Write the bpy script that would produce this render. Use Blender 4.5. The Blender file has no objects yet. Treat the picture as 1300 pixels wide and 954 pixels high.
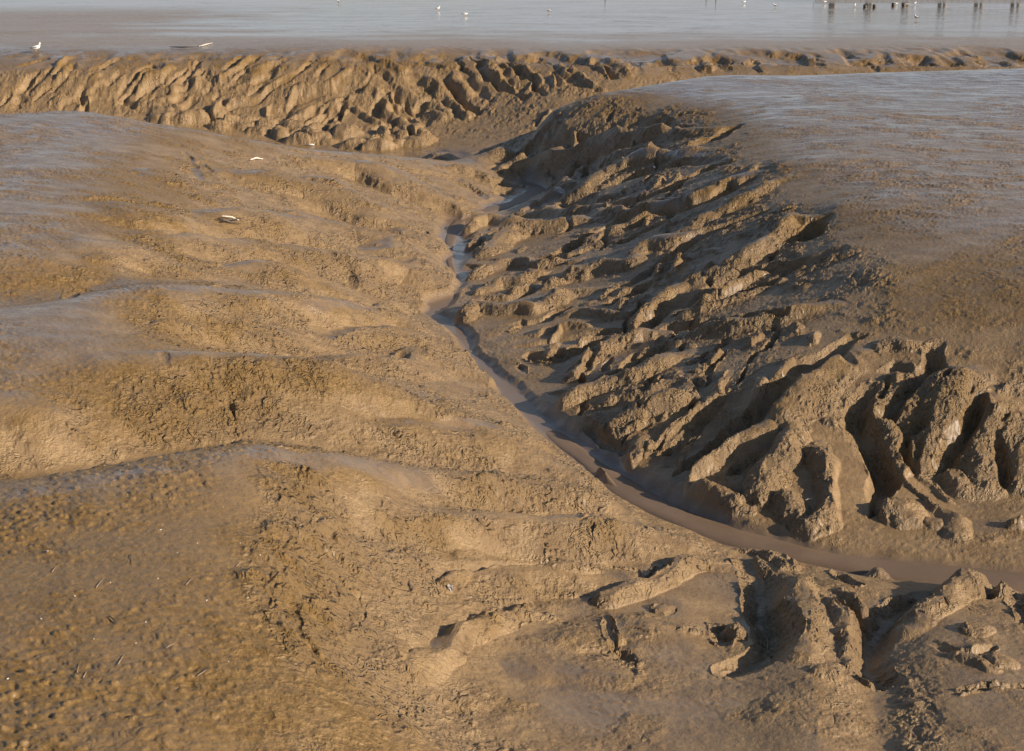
import bpy, math, random
import numpy as np
rng = np.random.default_rng(7); random.seed(7)
QUAL = 1.4
# ------------------------------------------------------------------ camera model
F = 1700.0; YH = -60.0; CX, CY = 650.0, 477.0
TH = math.atan((CY - YH) / F); CT, ST = math.cos(TH), math.sin(TH)
CZ = 5.0
def ray(px, py):
    px = np.asarray(px, float); py = np.asarray(py, float)
    dx = (px - CX) / F; dy = (CY - py) / F
    return dx, CT + dy * ST, -ST + dy * CT
def at(px, py, z):
    """world point at height z seen at photo pixel px,py"""
    dx, Y, Z = ray(px, py); t = (np.asarray(z, float) - CZ) / Z
    return dx * t, Y * t, CZ + Z * t
def ppm(X, Y, z):
    return F / (Y * CT + (CZ - z) * ST)
# ------------------------------------------------------------------ noise
_T = rng.random((256, 256)).astype(np.float32) * (2 * np.pi)
_GX = np.cos(_T); _GY = np.sin(_T)
_V = rng.random((256, 256)).astype(np.float32)
def gn(x, y):
    """gradient noise, about -0.7..0.7"""
    xi = np.floor(x).astype(np.int32); yi = np.floor(y).astype(np.int32)
    fx = (x - xi).astype(np.float32); fy = (y - yi).astype(np.float32)
    sx = fx * fx * fx * (fx * (fx * 6 - 15) + 10); sy = fy * fy * fy * (fy * (fy * 6 - 15) + 10)
    x0 = xi & 255; x1 = (xi + 1) & 255; y0 = yi & 255; y1 = (yi + 1) & 255
    a = _GX[x0, y0] * fx + _GY[x0, y0] * fy
    b = _GX[x1, y0] * (fx - 1) + _GY[x1, y0] * fy
    c = _GX[x0, y1] * fx + _GY[x0, y1] * (fy - 1)
    d = _GX[x1, y1] * (fx - 1) + _GY[x1, y1] * (fy - 1)
    a += (b - a) * sx; c += (d - c) * sx
    return a + (c - a) * sy
def rot(x, y, a): c, s = math.cos(a), math.sin(a); return x * c - y * s, x * s + y * c
def fbm(x, y, n=3, g=0.5):
    t = 0; a = 1.0
    for i in range(n):
        t = t + a * gn(x, y); a *= g
        x, y = rot(x * 2.03 + 17.3, y * 2.03 - 9.1, 0.6)
    return t
def cells(x, y, jit=0.9):
    """distance to nearest cell point and that cell's random number"""
    xi = np.floor(x).astype(np.int32); yi = np.floor(y).astype(np.int32)
    best = np.full(x.shape, 9.0, np.float32); rid = np.zeros(x.shape, np.float32)
    for i in (-1, 0, 1):
        for j in (-1, 0, 1):
            cx = (xi + i) & 255; cy = (yi + j) & 255
            px = xi + i + 0.5 + (_V[cx, cy] - 0.5) * jit; py = yi + j + 0.5 + (_V[cy, cx] - 0.5) * jit
            d = ((x - px) ** 2 + (y - py) ** 2).astype(np.float32)
            m = d < best; best[m] = d[m]; rid[m] = _V[(cx * 7 + 3) & 255, (cy * 5 + 11) & 255][m]
    return np.sqrt(best), rid
def ss(a, b, x):
    t = np.clip((x - a) / (b - a), 0, 1); return t * t * (3 - 2 * t)
# ------------------------------------------------------------------ base relief: traced lines with heights
# each entry: list of (px, py, z) traced on the photo, z in metres relative to the mud flat
C = []
def L(s):
    v = [tuple(float(q) for q in t.split(',')) for t in s.split()]; C.append([at(*t) for t in v])
def W(s):
    v = [tuple(float(q) for q in t.split(',')) for t in s.split()]; C.append([(np.float64(a), np.float64(b), np.float64(c)) for a, b, c in v])
# far flat and the lip of the far bank
W('-120,150,0 0,150,0 120,150,0'); W('-80,110,0 0,110,0 80,110,0'); W('-60,90,0 0,88,0 60,88,0')
L('-150,40,-.02 0,55,-.1 60,62,-.15 120,60,-.1 250,57,-.05 330,60,-.05 430,64,-.05 560,62,-.04 700,60,-.04 800,61,-.04 900,64,-.04 1000,65,-.04 1100,65,-.04 1200,67,-.04 1300,65,-.04 1450,64,0')
L('0,95,-1.1 100,95,-1.05 250,92,-1.0 400,95,-1.05 500,95,-1.05 600,92,-.9 700,86,-.6 800,84,-.45')
L('0,120,-2.0 120,120,-2.0 250,120,-2.0 350,122,-2.05 450,124,-2.1 550,122,-2.0 650,108,-1.4')
L('0,145,-2.8 180,152,-3.0 260,162,-3.3 350,175,-3.65 420,184,-3.8 480,189,-3.85 530,191,-3.9')
L('560,175,-3.5 600,155,-2.9 640,141,-2.4 700,126,-1.8 800,106,-1.1 900,95,-.85 1000,95,-.8 1100,91,-.7 1300,87,-.55')
# bottom of the far channel (hidden)
W('-34,60,-3.2 -22,58,-3.7 -10,57,-4.0 -4,58,-4.1 0,59.5,-3.7 3,60,-2.9 5.6,62,-2.6 12.7,65,-1.9 25,66,-1.4 36,67,-1.3')
# crest of the near left flat / spur
L('-150,150,.0 0,148,.0 110,142,.0 180,155,-.12 260,165,-.4 330,178,-.8 400,188,-1.3 480,195,-1.9 540,200,-2.35 600,215,-2.6 650,235,-2.85 674,243,-3.0')
W('-26,48,-1.1 -17.5,47,-1.3 -13.4,46,-1.8 -10.8,46.3,-2.3 -9,48,-2.85 -6.9,49,-3.2 -5.2,52.5,-3.6 -3.5,54.5,-3.85 -1.6,54,-3.6')
W('-1.2,57.6,-2.6 1.7,57.2,-1.9 4.9,56.5,-1.3 8.5,60,-1.05 12.7,61,-.95 20,63.6,-.85')
# crest of the right mound beyond the junction
L('540,190,-3.3 560,178,-2.4 600,160,-1.6 640,146,-1.0 700,130,-.6 760,118,-.2 800,112,-.06 850,104,0 900,98,0 1000,97,0 1100,93,0 1300,88,0 1450,84,0')
# right mound face
L('600,186,-2.3 660,172,-1.6 740,150,-.95 820,138,-.5 900,135,-.15')
L('560,198,-3.65 600,212,-3.3 640,216,-2.97 700,190,-2.0 780,168,-1.2 860,160,-.7 930,155,-.25')
# thalweg of the creek
L('600,204,-3.5 660,222,-3.2 690,240,-3.0 660,256,-2.95 620,266,-2.9 585,276,-2.82 572,300,-2.75 570,330,-2.7 577,350,-2.68 560,380,-2.62 556,398,-2.6 585,425,-2.55 615,462,-2.5 640,490,-2.47 690,540,-2.43 740,580,-2.4 800,626,-2.36 860,655,-2.33 920,680,-2.3 980,695,-2.28 1050,710,-2.26 1120,722,-2.25 1200,731,-2.22 1300,738,-2.2 1450,745,-2.15')
# left foot of the creek
L('640,250,-2.85 600,262,-2.75 565,275,-2.7 556,300,-2.6 555,330,-2.55 563,355,-2.5 540,378,-2.5 505,395,-2.45 540,410,-2.5 575,432,-2.42 603,465,-2.38 628,492,-2.32 672,535,-2.25 715,575,-2.22 760,615,-2.2 790,640,-2.2 840,662,-2.18 888,690,-2.16')
# left flat
L('-150,200,0 0,200,0 70,205,0'); L('-150,260,0 0,260,0 60,262,-.04'); L('-150,330,0 0,330,-.03 60,330,-.08'); L('-100,450,0 0,450,-.05 80,448,-.08'); L('-100,520,-.05 0,520,-.15 80,520,-.2')
L('150,180,-.15 200,200,-.35 240,240,-.65 210,280,-.55 170,320,-.42 150,345,-.4')
L('330,205,-1.0 330,235,-1.15 320,275,-1.2 320,310,-1.25 310,345,-1.1')
L('440,215,-1.75 430,250,-1.75 430,290,-1.85 420,330,-1.8 400,360,-1.7')
L('540,235,-2.3 520,265,-2.3 500,300,-2.25 500,340,-2.2 480,370,-2.15')
# second spur crest, the hollow behind it
L('-150,405,0 0,398,0 60,388,0 140,367,-.02 200,362,-.1 260,362,-.35 320,370,-.7 380,382,-1.1 440,395,-1.5 500,405,-1.95 545,412,-2.35')
L('0,392,-.3 80,382,-.4 150,357,-.55 220,352,-.85 300,355,-1.15 380,370,-1.5')
L('200,420,-.35 300,420,-.85 400,425,-1.3 480,440,-1.7 560,455,-2.1')
# golden third spur
L('60,470,-.15 130,460,-.15 200,455,-.25 330,462,-.55 420,469,-.85 470,484,-1.1 520,505,-1.4 590,528,-1.7 660,555,-1.95 720,590,-2.1 780,632,-2.18')
L('250,448,-.7 330,452,-1.05 430,461,-1.4 500,470,-1.75 580,490,-2.05 640,525,-2.2')
L('0,612,-.62 80,602,-.72 150,590,-.82 220,572,-.88 300,563,-.98 340,562,-1.05 430,580,-1.28 500,592,-1.45 560,600,-1.65 640,608,-1.85 720,620,-2.05')
L('100,540,-.45 200,525,-.55 300,515,-.75 400,525,-.95 500,545,-1.25 600,570,-1.6')
# fourth crest (foreground mound)
L('-150,650,-.1 0,619,-.12 80,603,-.12 160,590,-.12 220,575,-.12 270,568,-.15 340,561,-.22 400,572,-.42 500,590,-.85 560,602,-1.15 640,610,-1.45 720,622,-1.75 790,643,-2.05 885,695,-2.12')
L('-100,700,-.12 0,700,-.12 150,680,-.12 300,640,-.2 360,620,-.3'); L('-100,850,-.1 0,850,-.1 150,830,-.12 300,800,-.2')
L('-100,1000,-.1 100,1000,-.1 300,1000,-.2 450,1000,-.5')
L('370,650,-.38 345,700,-.35 350,750,-.35 370,800,-.38 400,850,-.42 430,920,-.45')
L('400,760,-.75 420,800,-.72 440,840,-.8')
L('470,620,-.8 460,680,-.95 440,730,-.9 460,780,-1.05 480,830,-1.05 500,900,-1.1')
L('520,648,-1.25 600,650,-1.65 680,652,-1.9')
L('560,664,-1.3 620,668,-1.5 700,676,-1.7 780,682,-1.85')
L('560,700,-1.45 560,740,-1.5 600,770,-1.6 580,800,-1.55 560,860,-1.45 580,940,-1.4')
L('640,650,-1.55 700,660,-1.7 760,665,-1.85 820,685,-2.0')
L('640,705,-1.75 720,705,-1.85 800,705,-2.0 880,715,-2.1')
L('700,760,-1.9 780,790,-1.9 700,830,-1.75 650,900,-1.6'); L('860,760,-1.95 850,820,-1.85 800,880,-1.7 780,960,-1.6')
L('940,712,-2.15 975,760,-2.1 985,800,-2.05 960,850,-1.8 940,960,-1.6')
L('1030,745,-1.95 1030,800,-1.8 1030,860,-1.65 1040,960,-1.5')
L('1110,740,-2.05 1105,800,-2.05 1110,850,-1.9 1120,960,-1.65')
L('1230,745,-2.05 1190,780,-1.85 1180,830,-1.75 1200,880,-1.65 1220,960,-1.5')
L('1300,760,-2.0 1300,820,-1.8 1300,900,-1.6 1450,850,-1.7')
# near edge of the creek
L('960,706,-2.2 1040,722,-2.18 1120,738,-2.16 1200,744,-2.14 1300,750,-2.1')
# right flat
L('920,115,0 1100,108,0 1300,105,0 1450,105,0'); L('980,150,0 1150,150,0 1300,150,0 1450,150,0')
L('1000,200,-.05 1100,200,0 1300,200,0 1450,200,0'); L('1060,260,-.15 1200,270,-.03 1300,280,0 1450,280,0')
L('1120,340,-.42 1220,350,-.38 1300,360,-.3 1450,360,-.2'); L('1140,400,-.75 1220,410,-.7 1300,420,-.66 1450,420,-.5')
L('940,170,-.3 980,220,-.35 1030,270,-.4 1070,320,-.5 1100,370,-.68 1110,415,-.9')
L('860,190,-.9 880,230,-.95 930,290,-.95 980,340,-1.0 1010,380,-1.05 1020,420,-1.1')
L('760,215,-1.7 790,260,-1.7 820,310,-1.6 860,360,-1.55 880,400,-1.6 890,440,-1.6')
L('700,250,-2.5 700,290,-2.25 730,340,-2.1 760,390,-2.05 790,430,-2.0')
# right foot of the creek
L('640,275,-2.75 595,290,-2.6 600,320,-2.58 600,350,-2.55 590,372,-2.55 572,390,-2.5 605,425,-2.4 640,448,-2.35 690,470,-2.3 700,490,-2.35 690,515,-2.3 735,540,-2.25 770,570,-2.25 810,605,-2.25 860,625,-2.22 880,645,-2.25 930,660,-2.2 990,672,-2.2 1030,683,-2.2 1070,670,-2.15 1110,680,-2.15 1200,692,-2.12 1240,700,-2.12 1300,715,-2.1')
L('800,500,-1.9 870,500,-1.75 900,540,-1.95 850,580,-2.15'); L('930,470,-1.5 970,480,-1.4')
L('1090,440,-1.02 1060,480,-1.27 1020,520,-1.52 980,570,-1.8 930,610,-2.0'); L('1080,580,-1.8 1080,620,-1.95 1080,650,-2.08')
L('1220,460,-.98 1290,470,-.98 1400,480,-.95'); L('1200,500,-1.2 1290,520,-1.3 1400,530,-1.25')
L('1180,560,-1.68 1290,570,-1.65 1400,580,-1.6'); L('1190,612,-2.0 1240,635,-2.05 1300,628,-1.95 1400,640,-1.9'); L('1120,560,-1.75 1150,600,-1.9 1190,640,-2.05')
P = []
for ln in C:
    q = [(float(a) / float(b), math.log(float(b)), float(c)) for a, b, c in ln]
    for (u0, v0, z0), (u1, v1, z1) in zip(q, q[1:]):
        n = max(1, int(math.hypot(u1 - u0, v1 - v0) / 0.022))
        for i in range(n): t = i / n; P.append((u0 + (u1 - u0) * t, v0 + (v1 - v0) * t, z0 + (z1 - z0) * t))
    P.append(q[-1])
for u in np.linspace(-1.0, 1.0, 9):
    P += [(u, math.log(4.5), -.6), (u, math.log(170), 0)]
for v in np.linspace(math.log(6), math.log(120), 14):
    Yv = math.exp(v); P.append((-.95, v, 0.0)); P.append((.95, v, -.2 if Yv > 22 else -1.0))
P = np.array(P)
key = np.unique(np.round(P[:, :2] / 0.006).astype(int), axis=0, return_index=True)[1]; P = P[key]
A = np.sqrt((P[:, None, 0] - P[None, :, 0]) ** 2 + (P[:, None, 1] - P[None, :, 1]) ** 2 + 1e-5)
A[np.diag_indices(len(P))] -= 0.010       # a little smoothing
m0 = P[:, 2].mean(); wt = np.linalg.solve(A, P[:, 2] - m0)
print('control points', len(P))
U0, U1, V0, V1 = -1.05, 1.05, math.log(4.2), math.log(175.0)
NU, NV = 520, 460
cu = np.linspace(U0, U1, NU); cv = np.linspace(V0, V1, NV)
base = np.zeros((NV, NU), np.float32)
Pu = P[:, 0].astype(np.float32); Pv = P[:, 1].astype(np.float32); wf = wt.astype(np.float64)
for j in range(NV):
    d = np.sqrt((cu[:, None] - Pu[None]) ** 2 + (cv[j] - Pv[None]) ** 2 + 1e-5)
    base[j] = m0 + d @ wf
def blur(a, n):
    for _ in range(n):
        a = np.pad(a, 1, mode='edge'); a = (a[:-2] + 2 * a[1:-1] + a[2:]) / 4; a = (a[:, :-2] + 2 * a[:, 1:-1] + a[:, 2:]) / 4
    return a
base = blur(base, 1)
def lookup(a, u, v):
    """bicubic (Catmull-Rom) lookup of a coarse grid"""
    x = np.clip((u - U0) / (U1 - U0) * (NU - 1), 1.001, NU - 3.001); y = np.clip((v - V0) / (V1 - V0) * (NV - 1), 1.001, NV - 3.001)
    xi = x.astype(np.int32); yi = y.astype(np.int32); fx = (x - xi).astype(np.float32); fy = (y - yi).astype(np.float32)
    def wts(t): t2 = t * t; t3 = t2 * t; return (-.5 * t + t2 - .5 * t3, 1 - 2.5 * t2 + 1.5 * t3, .5 * t + 2 * t2 - 1.5 * t3, -.5 * t2 + .5 * t3)
    wx, wy = wts(fx), wts(fy); r = 0
    for j in range(4):
        s = 0
        for i in range(4): s = s + wx[i] * a[yi + j - 1, xi + i - 1]
        r = r + wy[j] * s
    return r
def base_at(X, Y): return lookup(base, X / Y, np.log(Y))
def hit(px, py, fn=None):
    """first point of the relief seen at photo pixel px,py"""
    fn = fn or base_at
    dx, dy, dz = ray(px, py); Ys = np.exp(np.linspace(math.log(6.0), math.log(168), 900)); t = Ys / dy
    z = CZ + dz * t; g = fn(dx * t, Ys); k = int(np.argmax(z <= g))
    if z[k] > g[k]: return float(dx * t[-1]), 168.0, float(g[-1])
    if k == 0: return float(dx * t[0]), float(Ys[0]), float(g[0])
    a = (z[k - 1] - g[k - 1]) / ((z[k - 1] - g[k - 1]) + (g[k] - z[k])); tt = t[k - 1] + (t[k] - t[k - 1]) * a
    return float(dx * tt), float(dy * tt), float(CZ + dz * tt)
# ------------------------------------------------------------------ gullies, spurs and lumps traced on that relief
FE = []      # kind, height m, half width m, points
GAIN = 1.0; WG = 1.0; CG = 1.0
def feat(h, w, s, kind=0, sharp=1.0):
    h *= GAIN * (CG if h < 0 else 1); w *= WG
    pts = [tuple(float(q) for q in t.split(',')) for t in s.split()] if isinstance(s, str) else s
    p = [hit(a, b) for a, b in pts]; sc = float(np.mean([ppm(*q) for q in p]))
    FE.append((kind, h / sc, w / sc, np.array([(q[0], q[1]) for q in p]), sharp))
def lump(h, rx, ry, px, py):
    q = hit(px, py); sc = ppm(*q); FE.append((2, h / sc, rx / sc, np.array([[q[0], q[1]]]), ry / rx))
# right bank
GAIN = 1.12; WG = 1.2
feat(-9, 16, '830,150 785,166 720,182 665,195 628,215')
feat(12, 17, '905,168 850,173 790,180 740,190 690,200 650,208 634,217')
feat(-11, 14, '860,190 830,190 780,198 748,205 722,226 700,240')
feat(10, 15, '900,180 870,186 820,195 780,207 750,217 720,236 700,252')
feat(-12, 15, '900,207 860,208 800,226 760,242 720,256 690,264')
feat(11, 16, '900,193 845,200 800,211 770,224 735,246 700,262')
feat(-12, 14, '920,208 880,222 845,240 810,254 770,262')
feat(9, 14, '965,220 935,227 918,238 900,248 866,261 812,270 760,272')
feat(-12, 14, '968,222 931,239 909,252 880,263 830,274 790,278')
feat(-14, 15, '800,158 840,155 870,163 850,172')
feat(-10, 13, '935,160 905,178 880,186')
feat(9, 13, '1000,225 931,261 900,276 875,294 840,308')
feat(-11, 14, '960,270 935,280 900,295 880,305 862,322')
feat(-18, 18, '1050,275 1036,282 1022,298 990,306')
feat(14, 18, '1030,278 990,288 977,308 955,325 920,345 890,356')
feat(10, 16, '933,281 886,297 852,308 821,318 798,336 768,340 734,349 704,360 661,370')
feat(-10, 12, '895,306 873,317 855,328 820,345 790,362')
feat(-20, 22, '1062,318 1032,330 1005,340 970,345 938,353 908,366 884,381')
feat(12, 11, '1000,338 983,342 951,357 918,373 893,385')
feat(-13, 11, '1000,352 979,362 940,372 897,390 870,398')
feat(8, 11, '980,366 938,379 908,388 875,402')
feat(-20, 20, '994,398 950,404 920,410 882,413 860,416')
feat(12, 17, '1060,390 1048,392 994,403 951,414 900,424 860,436')
feat(9, 13, '900,345 886,355 864,368 843,381 826,396 813,412')
feat(-12, 14, '880,372 855,388 835,402 822,418')
feat(-9, 13, '830,355 806,372 780,385')
feat(-22, 20, '1085,425 1060,440 1036,458 1026,476 1004,487 986,507 969,526 956,534 935,556 900,580 870,600')
feat(-15, 17, '875,432 850,438 821,452 798,470 770,480 740,492 705,495')
feat(13, 15, '850,425 820,430 788,440 755,454 728,477')
feat(-16, 15, '760,430 735,442 704,456 680,450')
feat(-9, 12, '790,345 750,352 702,356 678,368 643,379 594,382')
feat(12, 14, '760,368 723,373 704,386 678,396 648,396 613,392 592,406')
feat(9, 12, '700,345 661,360 635,364 605,374')
feat(9, 12, '734,330 691,338 652,336 622,345 604,354')
feat(-8, 13, '700,325 643,332 615,331 590,342')
feat(13, 18, '760,278 734,283 702,291 661,297 639,308 622,321')
feat(9, 12, '680,282 652,284 615,283 589,292')
feat(-9, 10, '670,291 643,294 605,301 590,304')
feat(7, 10, '630,312 613,308 592,316')
feat(-15, 14, '800,277 783,284 755,297 734,309 715,318')
feat(-10, 11, '845,283 820,294 798,305 755,313 723,325 669,327')
feat(8, 10, '850,270 820,280 788,293 755,304')
feat(-9, 12, '790,250 735,257 703,267 650,275 610,281')
feat(7, 11, '789,267 735,270 692,272 640,279')
feat(12, 18, '870,448 832,466 798,481 763,492 731,505 690,517')
feat(-8, 14, '870,480 830,500 790,510 750,520')
feat(13, 20, '880,505 840,515 800,530 775,550')
lump(8, 16, 12, 811, 538); feat(-10, 8, '735,532 755,556 793,580')
feat(7, 8, '929,473 914,501 886,522 854,546 828,572')
feat(10, 16, '820,560 790,590 770,600 800,618')
feat(-8, 12, '930,500 900,530 870,560 850,590')
feat(6, 9, '700,408 740,398 780,402 820,398'); feat(6, 9, '660,430 700,420 740,415')
feat(-8, 10, '640,415 690,407 720,392'); feat(-7, 10, '660,440 700,432 760,422 800,420')
# big spurs above the near reach
WG = 1.15; GAIN = 1.1
feat(18, 34, '1094,450 1055,468 1030,485 1019,502 1000,530')
feat(17, 19, '1000,530 969,554 926,575 900,593 872,608 862,620')
feat(17, 18, '1010,535 1012,554 1001,573 991,591 973,612 960,632')
feat(15, 18, '1012,560 1034,582 1050,612 1056,640 1045,662 1020,672')
feat(-13, 12, '975,572 960,584 940,600'); feat(10, 14, '866,622 885,622 910,630 936,645')
feat(12, 20, '985,625 1000,650 1015,668')
feat(-24, 17, '1102,490 1088,515 1086,540 1094,565 1112,590 1125,610 1112,628 1104,650')
feat(11, 15, '1135,488 1112,505 1104,520 1113,540 1132,566 1145,592 1160,612 1180,626 1202,643 1218,660 1221,680')
lump(17, 36, 40, 1150, 655); lump(8, 20, 20, 1195, 668)
feat(-17, 13, '1192,436 1186,462 1168,480 1147,498 1130,524 1122,534'); feat(-15, 9, '1141,566 1149,586 1162,604')
feat(18, 36, '1240,474 1225,478 1197,494 1188,520 1186,545 1176,565 1165,585')
feat(12, 22, '1197,494 1165,506 1146,526 1146,545'); feat(-12, 13, '1171,546 1160,556')
feat(-16, 12, '1243,508 1234,530 1222,555 1206,580 1195,602'); feat(15, 28, '1262,502 1264,530 1250,560 1242,590 1250,618')
feat(-11, 8, '1262,560 1264,590 1276,616'); feat(14, 28, '1285,520 1284,560 1298,590 1300,612'); lump(12, 14, 12, 1292, 668)
feat(9, 11, '1206,600 1222,590 1236,578'); feat(10, 16, '1195,608 1225,622 1245,628')
feat(-7, 8, '1060,440 1075,450 1085,462'); feat(-9, 10, '1120,470 1140,462 1160,470'); lump(7, 14, 14, 1135, 480)
feat(8, 14, '1110,440 1135,436 1165,440')
# foreground right of the creek
WG = 1.2
lump(13, 24, 24, 1117, 727); feat(-10, 10, '1062,726 1074,735 1090,742')
feat(-15, 9, '1049,753 1075,771 1093,789'); feat(9, 8, '1055,748 1080,757 1103,783')
feat(-14, 24, '1216,752 1180,757 1146,767 1122,785 1104,802 1100,830 1108,862')
feat(18, 24, '1290,748 1240,746 1215,756 1190,770 1160,788 1150,802'); lump(13, 26, 26, 1275, 755); feat(-12, 8, '1248,736 1262,742 1256,760')
feat(-16, 12, '1298,738 1290,760 1300,790'); lump(8, 22, 24, 1240, 800); feat(7, 12, '1200,830 1230,838 1260,850'); lump(8, 20, 22, 1275, 840)
feat(-8, 10, '1180,815 1210,826 1240,830 1262,822'); feat(-7, 9, '1210,880 1250,868 1300,872')
feat(-17, 24, '938,704 946,718 964,736 974,754 968,775 984,792 988,815 964,835 925,850')
feat(-8, 12, '905,792 918,800 916,818'); lump(15, 18, 22, 934, 806)
feat(14, 24, '1000,728 1010,760 1012,790 1010,830'); feat(11, 14, '1040,752 1064,765 1076,800 1078,840'); lump(8, 20, 22, 1040, 850)
feat(9, 12, '940,698 975,705 1000,722')
# foreground left of the creek
GAIN = 1.5
feat(10, 17, '922,722 880,717 850,730 820,744 790,757 765,768'); feat(-9, 10, '845,722 820,735 805,742')
feat(9, 14, '790,735 738,731 699,726 660,728 628,734 601,738 572,748')
feat(12, 18, '692,784 670,782 649,789 617,802 588,811 565,829 539,844 520,857')
feat(-3, 15, '680,772 640,776 600,792 560,812 530,838'); feat(-7, 10, '800,724 740,720 690,716 640,722 600,732')
feat(9, 17, '560,655 622,661 670,663 720,667 770,668 810,682 850,690'); feat(-7, 12, '590,648 640,650 700,655 745,652 790,660')
feat(5, 15, '622,609 665,611 703,617 751,627'); feat(-8, 8, '785,672 800,673 818,677')
feat(-5, 11, '778,832 798,838 812,846'); feat(-4, 7, '765,790 778,812 785,830'); lump(5, 20, 20, 840, 775); feat(5, 14, '800,805 850,800 890,808')
feat(7, 14, '520,830 500,845 480,865'); lump(5, 20, 22, 450, 810)
feat(-3, 12, '470,740 455,760 440,782 432,810'); feat(-4, 6, '455,752 458,768'); feat(-6, 10, '395,755 380,772 378,800 395,825 420,850'); feat(6, 7, '352,748 372,742 392,752')
lump(5, 18, 18, 405, 612); feat(5, 12, '445,640 480,655 520,660'); feat(6, 10, '380,668 420,660 445,672'); feat(-7, 7, '405,690 415,700 425,704')
feat(4, 14, '495,600 500,640 470,662'); feat(-5, 12, '370,680 390,690 420,705')
# left bank: broad rounded spurs first
GAIN = 1.0; WG = 1.0; CG = 1.0
for h_, w_, s_ in [(15, 45, '380,203 450,215 520,240 585,272'), (17, 50, '300,226 383,240 443,261 510,296 530,312'), (17, 55, '250,279 340,288 448,297 510,318 540,350'), (15, 52, '200,304 300,322 380,330 440,340 520,350 545,368'),
                   (13, 45, '300,350 383,357 440,374 490,388'), (14, 45, '330,380 411,398 491,407 540,428'), (13, 42, '400,419 452,427 555,441 600,463'), (13, 42, '380,446 490,470 566,465 612,482'), (15, 62, '150,468 250,466 330,472 420,480 500,506 580,535 660,563'),
                   (10, 48, '480,540 560,550 650,570 720,603'), (9, 60, '120,269 200,276 260,289'), (8, 60, '80,314 160,322 240,339'), (8, 60, '190,392 260,400 330,412'), (13, 62, '450,660 560,660 670,668 770,673 850,694'),
                   (12, 42, '585,746 660,731 778,736'), (9, 45, '560,610 665,616 751,632'), (9, 60, '420,612 500,628 560,642'), (9, 50, '420,700 480,715 560,712 640,716'), (9, 50, '700,820 780,800 860,806'), (8, 50, '640,850 720,850 780,860'), (-10, 34, '350,254 400,266 440,286 500,309'), (-9, 34, '340,306 420,318 500,333'),
                   (-9, 32, '330,341 410,356 480,377'), (-9, 32, '300,401 400,411 470,418'), (-9, 30, '350,437 440,451 480,460'), (-9, 34, '590,650 700,652 790,660'), (-8, 36, '480,690 560,692 660,698'), (-8, 34, '240,300 300,306 360,312'), (-9, 30, '200,410 280,440 360,448 430,452'), (-8, 34, '430,520 520,532 600,556')]:
    feat(h_, w_, s_)
GAIN = 1.6; WG = 1.5; CG = .5
feat(8, 18, '439,217 469,219 508,234 545,247 577,260 590,273'); feat(-7, 13, '400,208 450,228 500,246 545,262 575,276')
feat(9, 17, '350,228 383,234 415,242 443,255 478,270 508,292'); feat(-9, 14, '345,250 400,262 440,279 480,292 525,302')
feat(6, 15, '340,283 405,286 448,290 473,297 505,312'); feat(3, 14, '405,320 430,331 448,350 465,371'); feat(-7, 9, '410,332 432,348 450,368')
feat(7, 16, '443,331 469,329 504,335 525,344 540,360'); feat(5, 12, '340,350 383,352 415,367'); feat(-5, 10, '330,335 370,340 410,352 440,372 480,385')
feat(-6, 11, '394,401 430,405 461,407 500,420'); feat(7, 14, '411,393 448,394 491,401 519,410 536,424')
feat(6, 14, '405,414 452,422 491,431 555,437'); feat(-7, 10, '450,440 500,443 540,455'); feat(7, 12, '490,466 534,458 566,458 600,470'); feat(-9, 8, '496,462 515,458')
feat(2, 13, '560,410 580,435 600,455')
feat(4, 12, '310,375 350,395 380,420'); feat(5, 9, '195,417 230,415 266,427'); feat(-5, 10, '190,400 240,405 290,425 340,445 400,452')
lump(6, 22, 22, 255, 518); feat(-8, 5, '262,500 272,511 288,517 297,536'); feat(1.5, 10, '208,455 212,470 222,482'); feat(-4, 6, '206,452 210,468')
lump(5, 40, 40, 205, 225); feat(-4, 6, '225,192 240,205 244,225 260,232'); feat(-4, 6, '252,205 258,218'); feat(-6, 12, '285,222 300,232 330,240')
feat(4, 14, '100,250 140,255 180,262 230,270'); feat(-4, 14, '60,270 120,278 200,292 260,300'); feat(5, 12, '262,284 300,282 350,290 400,300')
feat(4, 10, '160,300 240,300 300,306'); feat(-4, 12, '180,310 230,325 300,335'); feat(4, 14, '110,330 160,335 200,348')
feat(-6, 8, '80,380 100,372 118,368'); feat(-5, 12, '380,195 440,207 520,214 580,228'); feat(5, 12, '560,213 600,222 640,236'); feat(-6, 9, '560,222 590,236 612,250')
feat(-12, 12, '648,228 640,240 634,246')
GAIN = 1.0; WG = 1.0; CG = 1.0
# small cross rills and slumped lumps of the right bank
RB = np.array([(640, 215, 200, 40), (760, 230, 150, 60), (880, 260, 110, 70), (760, 330, 150, 70), (880, 380, 120, 60), (760, 440, 110, 50), (880, 470, 120, 50), (800, 540, 90, 50), (960, 440, 80, 50), (1010, 560, 60, 60), (1200, 520, 90, 60), (700, 160, 110, 22)], float)
for k in range(230):
    cx_, cy_, rx_, ry_ = RB[k % len(RB)]; px = cx_ + random.uniform(-1, 1) * rx_; py = cy_ + random.uniform(-1, 1) * ry_ * .9
    if px < np.interp(py, [200, 262, 300, 350, 400, 470, 530, 600, 640], [650, 640, 590, 595, 580, 640, 700, 800, 860]) + 12: continue
    if k % 3: a = random.gauss(1.9, .45); ln = random.uniform(8, 26); feat(random.choice([-9, -7, -6, 5, 7]), random.uniform(4, 8), [(px, py), (px + math.cos(a) * ln * .5 + random.uniform(-2, 2), py + math.sin(a) * ln * .5), (px + math.cos(a + .3) * ln, py + math.sin(a) * ln)])
    else: lump(random.uniform(2, 4.5), random.uniform(6, 14), random.uniform(8, 16), px, py)
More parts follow.
